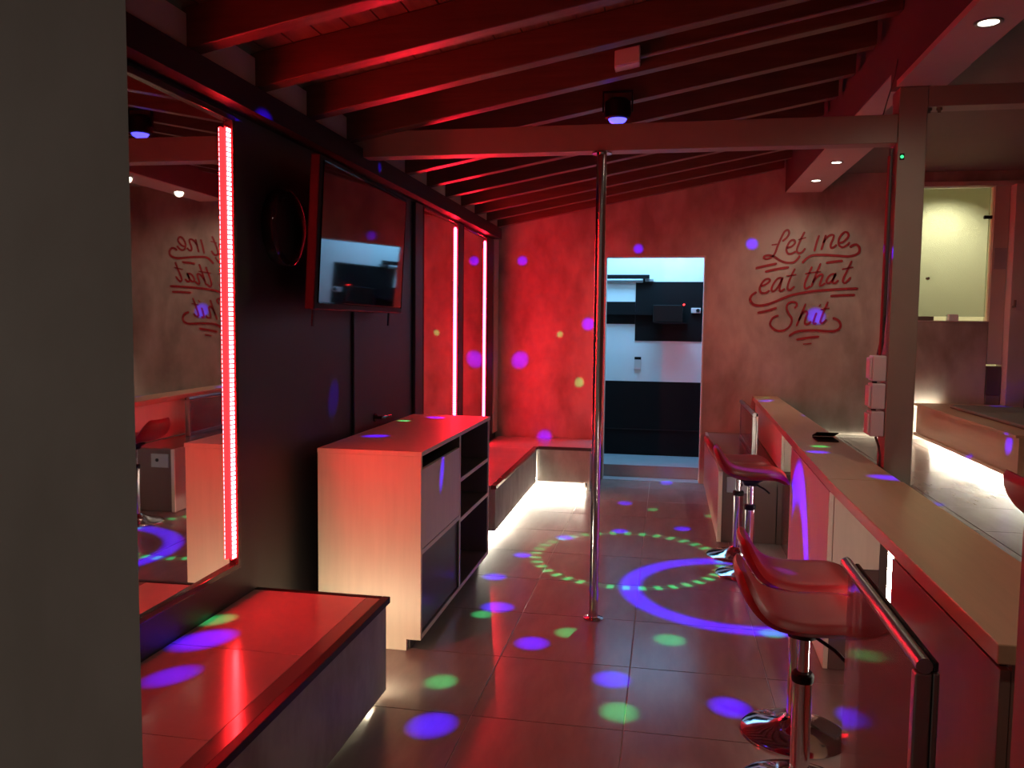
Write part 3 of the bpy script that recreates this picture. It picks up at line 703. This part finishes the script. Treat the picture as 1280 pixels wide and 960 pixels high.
# ------------------------------------------------------------------ red wall lettering
K = 8.258
def wall_pt(u, v, row): return at(930+u/K, (280 if row == 0 else 345)+v/K, 1, YB)
def smooth(pts, n=5):
    if len(pts) < 3: return pts
    out = []
    for i in range(len(pts)-1):
        p0, p1, p2, p3 = (pts[max(0, min(len(pts)-1, j))] for j in (i-1, i, i+1, i+2))
        for k in range(n):
            t = k/n; out.append(0.5*((2*p1)+(p2-p0)*t+(2*p0-5*p1+4*p2-p3)*t*t+(3*p1-p0-3*p2+p3)*t**3))
    out.append(pts[-1]); return out
def ribbon(mb, pts, w, dep):
    pts = smooth(pts); bm = bmesh.new(); R = []
    for i, p in enumerate(pts):
        t = (pts[min(i+1, len(pts)-1)]-pts[max(i-1, 0)]).normalized()
        nrm = Vector((-t.z, 0, t.x)); f = 0.55 if i in (0, len(pts)-1) else 1.0
        a, b = p+nrm*w*f, p-nrm*w*f
        a.y = b.y = YB-0.0004
        R.append([bm.verts.new(a), bm.verts.new(b), bm.verts.new(b+Vector((0, -dep, 0))), bm.verts.new(a+Vector((0, -dep, 0)))])
    for a, b in zip(R, R[1:]):
        for k in range(4): bm.faces.new((a[k], b[k], b[(k+1) % 4], a[(k+1) % 4]))
    bm.faces.new(R[0]); bm.faces.new(R[-1][::-1])
    bmesh.ops.recalc_face_normals(bm, faces=bm.faces[:]); mb.add(bm)
LET = [
 ('letter', 0, [[(395,178),(440,142),(466,95),(452,62),(420,78),(390,130),(350,220),(320,300),(290,338),(240,360),(206,350),(215,330),(260,322),(310,335),(370,375),(440,398),(510,395),(552,362),(577,325)], [(285,216),(342,208)]]),
 ('letter', 0, [[(440,245),(490,233),(526,195),(515,165),(480,175),(450,220),(438,270),(455,305),(490,306),(535,282)]]),
 ('letter', 0, [[(627,80),(590,150),(556,230),(545,278),(565,300),(600,290),(632,250)], [(560,162),(640,140)]]),
 ('letter', 0, [[(776,115),(750,190),(725,285)], [(845,112),(824,180),(797,268)], [(815,195),(850,145),(890,115),(925,118),(918,155),(895,210),(897,243),(925,240),(955,212)]]),
 ('letter', 0, [[(985,197),(1030,180),(1076,130),(1070,92),(1035,86),(995,125),(974,180),(985,225),(1020,240),(1060,220),(1090,188)]]),
 ('flourish', 0, [[(1090,242),(1120,220),(1160,214),(1190,245),(1186,290),(1150,318),(1080,334),(1000,330),(850,320),(720,322),(660,345),(600,402)]]),
 ('flourish', 0, [[(845,402),(930,388),(1020,380)]]), ('flourish', 0, [[(120,456),(230,430),(340,408)]]), ('flourish', 0, [[(215,493),(340,465),(465,446)]]),
 ('letter', 0, [[(172,642),(222,625),(266,588),(254,566),(214,577),(180,620),(163,670),(180,708),(225,710),(262,685)]]),
 ('letter', 0, [[(392,556),(350,562),(308,612),(285,668),(295,694),(330,676),(365,625),(395,560)], [(402,548),(376,630),(366,680),(386,690),(422,668)]]),
 ('letter', 0, [[(527,460),(490,530),(457,615),(450,665),(475,680),(522,642)], [(438,537),(540,520)]]),
 ('letter', 0, [[(702,440),(670,510),(632,600),(626,655),(650,664),(682,640)], [(632,512),(712,500)]]),
 ('letter', 0, [[(792,405),(750,500),(692,652)], [(708,605),(750,548),(790,520),(812,532),(792,590),(782,630),(802,635),(838,610)], [(712,500),(795,490)]]),
 ('letter', 0, [[(935,515),(892,525),(857,570),(852,604),(882,608),(918,568),(945,512)], [(948,505),(920,570),(916,603),(940,610),(975,580)]]),
 ('letter', 0, [[(1112,380),(1070,470),(1026,560),(1022,598),(1050,605),(1102,548)], [(1008,467),(1127,445)]]),
 ('flourish', 1, [[(1178,128),(1000,135),(780,150),(620,170),(500,195),(400,230),(320,265),(230,295),(150,305),(95,290),(65,245),(80,200),(130,165)]]),
 ('flourish', 1, [[(890,206),(1020,198),(1147,195)]]), ('flourish', 1, [[(138,380),(240,358),(337,328)]]),
 ('letter', 1, [[(520,332),(546,302),(535,275),(495,268),(455,285),(440,330),(460,385),(490,430),(490,480),(460,530),(410,560),(350,565),(300,540),(270,500),(285,450),(320,418),(357,408)]]),
 ('letter', 1, [[(637,285),(590,400),(540,518)], [(565,462),(600,388),(635,364),(652,385),(632,450),(630,490),(660,496),(692,468)]]),
 ('letter', 1, [[(748,378),(722,450),(716,488),(748,488)], [(794,292),(772,312)]]),
 ('letter', 1, [[(867,265),(830,350),(792,448),(792,484),(822,478),(852,448)], [(788,347),(882,330)]]),
 ('flourish', 1, [[(915,432),(970,455),(996,500),(985,540),(940,565),(880,570),(760,562),(640,562),(540,575),(465,618)]]),
 ('flourish', 1, [[(538,657),(650,638),(777,625)]]), ('flourish', 1, [[(608,703),(697,695)]]),
]
lt = empty('wall_lettering', (1.3, YB, 1.4), 'red hand-lettered slogan with flourishes on the cement wall', 'lettering')
for nm, row, strokes in LET:
    m = MB()
    for s in strokes: ribbon(m, [wall_pt(u, v, row) for u, v in s], 0.0095 if nm == 'letter' else 0.011, 0.006)
    m.build(nm, 'red_paint', lt)

# ------------------------------------------------------------------ disco projector with its patterned light
PJ = Vector((-0.287, 4.60, 2.66))
pj = empty('disco_projector', tuple(PJ), 'small black disco projector with blue lens hanging from a rafter', 'projector')
MB().lathe([(0, 0.10), (0.05, 0.10), (0.068, 0.085), (0.072, 0.02), (0.066, 0.0), (0.055, -0.006), (0, -0.006)], 32, tuple(PJ)).build('body', 'black_plastic', pj, True)
MB().lathe([(0, -0.0065), (0.05, -0.0065), (0.042, -0.02), (0.025, -0.03), (0, -0.033)], 32, tuple(PJ)).build('lens', 'blue_lens', pj, True)
for sx in (-1, 1):
    MB().box(PJ.x+sx*0.078-0.004, PJ.x+sx*0.078+0.004, PJ.y-0.012, PJ.y+0.012, PJ.z+0.03, PJ.z+0.135, 0.002).build('bracket_arm', 'black_plastic', pj)
MB().box(PJ.x-0.082, PJ.x+0.082, PJ.y-0.012, PJ.y+0.012, PJ.z+0.1355, PJ.z+0.143, 0.002).build('bracket_bar', 'black_plastic', pj)
LP = PJ + Vector((0, 0, -0.05))
BLUE, GREEN = (0.06, 0.003, 1.6), (0.012, 0.60, 0.16)
DOTS = []   # (target point, radius in m, colour, strength)
def dot(px, py, ax, val, r_px, col, st=1.0):
    p = at(px, py, ax, val); DOTS.append((p, r_px*(p-CAM).length/F_PX, col, st))
for px, py, r in [(540,906,27), (665,804,20), (765,849,22), (912,884,23), (622,759,19), (618,721,14), (653,694,11), (706,672,11), (775,664,10), (853,661,10), (781,629,9), (833,604,8), (1085,900,28)]: dot(px, py, 2, 0, r, BLUE)
for px, py, r in [(551,852,19), (711,791,17), (837,800,19), (774,890,23), (603,768,13), (816,637,7), (888,645,7), (965,792,14)]: dot(px, py, 2, 0, r, GREEN, 0.8)
for px, py, r in [(650,450,12), (735,405,9), (940,305,8), (1020,395,11), (798,311,7), (680,548,11), (653,326,7)]: dot(px, py, 1, YB, r*0.85, BLUE, 0.45)
for px, py, r in [(724,478,6), (700,418,4)]: dot(px, py, 1, YB, r, GREEN, 0.4)
for px, py, r in [(958,501,8), (1012,519,8), (1022,565,11), (1110,597,17)]: dot(px, py, 2, ZB, r, BLUE)
dot(1025,558,2,ZB,9,GREEN); dot(958,497,2,ZB,5,GREEN,0.4)
dot(985,722,2,0.61,11,BLUE)
for px, py, r in [(1231,505,9), (1257,507,9)]: dot(px, py, 2, ZP+0.375, r, BLUE)
for px, py, r in [(1212,577,7), (1261,556,9)]: dot(px, py, 0, 2.28, r, BLUE)
dot(1124,570,2,ZP,9,BLUE); dot(1165,630,2,ZP,10,BLUE)
dot(545,522,2,0.95,10,BLUE,0.7); dot(470,545,2,0.95,13,BLUE,0.5); dot(505,526,2,0.95,7,GREEN,0.8)
dot(553,590,0,-1.10,9,BLUE,0.8)
dot(255,800,2,0.413,26,BLUE,0.8); dot(272,775,2,0.413,16,GREEN,0.6); dot(215,845,2,0.413,22,BLUE,0.5)
dot(455,213,0,-1.69,6,BLUE); dot(344,297,0,-1.63,6,BLUE,0.5); dot(417,497,0,-1.69,16,BLUE,0.6)
dot(1114,315,1,YP,6,BLUE); dot(330,155,0,-1.60,16,BLUE,0.25)
ld = bpy.data.lights.new('disco_beams', 'POINT'); ld.energy = 10; ld.shadow_soft_size = 0.004
ld.use_nodes = True
N = ld.node_tree.nodes; L = ld.node_tree.links
em = N['Emission']; tc = N.new('ShaderNodeTexCoord'); DIRV = tc.outputs['Normal']
acc = None
def addcol(sock):
    global acc
    if acc is None: acc = sock; return
    a = N.new('ShaderNodeVectorMath'); a.operation = 'ADD'; L.new(acc, a.inputs[0]); L.new(sock, a.inputs[1]); acc = a.outputs[0]
def math_node(op, a, b=None, c=None):
    n = N.new('ShaderNodeMath'); n.operation = op
    for i, v in enumerate((a, b, c)):
        if v is None: continue
        if isinstance(v, (int, float)): n.inputs[i].default_value = v
        else: L.new(v, n.inputs[i])
    return n.outputs[0]
def dotp(vec):
    n = N.new('ShaderNodeVectorMath'); n.operation = 'DOT_PRODUCT'; L.new(DIRV, n.inputs[0]); n.inputs[1].default_value = tuple(vec); return n.outputs['Value']
def scaled(val, col):
    n = N.new('ShaderNodeVectorMath'); n.operation = 'SCALE'; n.inputs[0].default_value = col; L.new(val, n.inputs['Scale']); addcol(n.outputs[0])
def smoothmap(val, a, b, lo=0.0, hi=1.0):
    n = N.new('ShaderNodeMapRange'); n.interpolation_type = 'SMOOTHSTEP'; L.new(val, n.inputs[0])
    for i, v in enumerate((a, b, lo, hi)): n.inputs[i+1].default_value = v
    return n.outputs[0]
SGN = 1.0
for p, r, col, st in DOTS:
    d = p-LP; D = d.length; d = d.normalized(); th = r/D
    v = smoothmap(dotp(d*SGN), math.cos(th*1.2), math.cos(th*0.3))
    k = st*D*D
    scaled(v, tuple(c*k for c in col))
def ring(center, rad, w, col, st, dashes=0):
    d = Vector(center)-LP; D = d.length; ax = d.normalized()
    th = rad/D*1.0
    u = ax.cross(Vector((0, 1, 0))).normalized(); w2 = ax.cross(u)
    ca = dotp(ax*SGN)
    angn = math_node('ARCCOSINE', ca)
    off = math_node('ABSOLUTE', math_node('SUBTRACT', angn, th))
    v = smoothmap(off, w/D*1.2, w/D*0.35)
    if dashes:
        a = math_node('ARCTAN2', dotp(u*SGN), dotp(w2*SGN))
        s = math_node('SINE', math_node('MULTIPLY', a, float(dashes)))
        v = math_node('MULTIPLY', v, smoothmap(s, -0.2, 0.7, 0.08, 1.0))
    scaled(v, tuple(c*st*D*D for c in col))
ring((-0.22, 5.42, 0), 0.60, 0.045, GREEN, 1.3, 38)
ring((0.43, 4.88, 0), 0.61, 0.075, BLUE, 1.0)
L.new(acc, em.inputs['Color']); em.inputs['Strength'].default_value = P_DISCO*7.0
lo = bpy.data.objects.new('disco_beams', ld); COL.objects.link(lo); lo.location = LP - PJ; lo.parent = pj
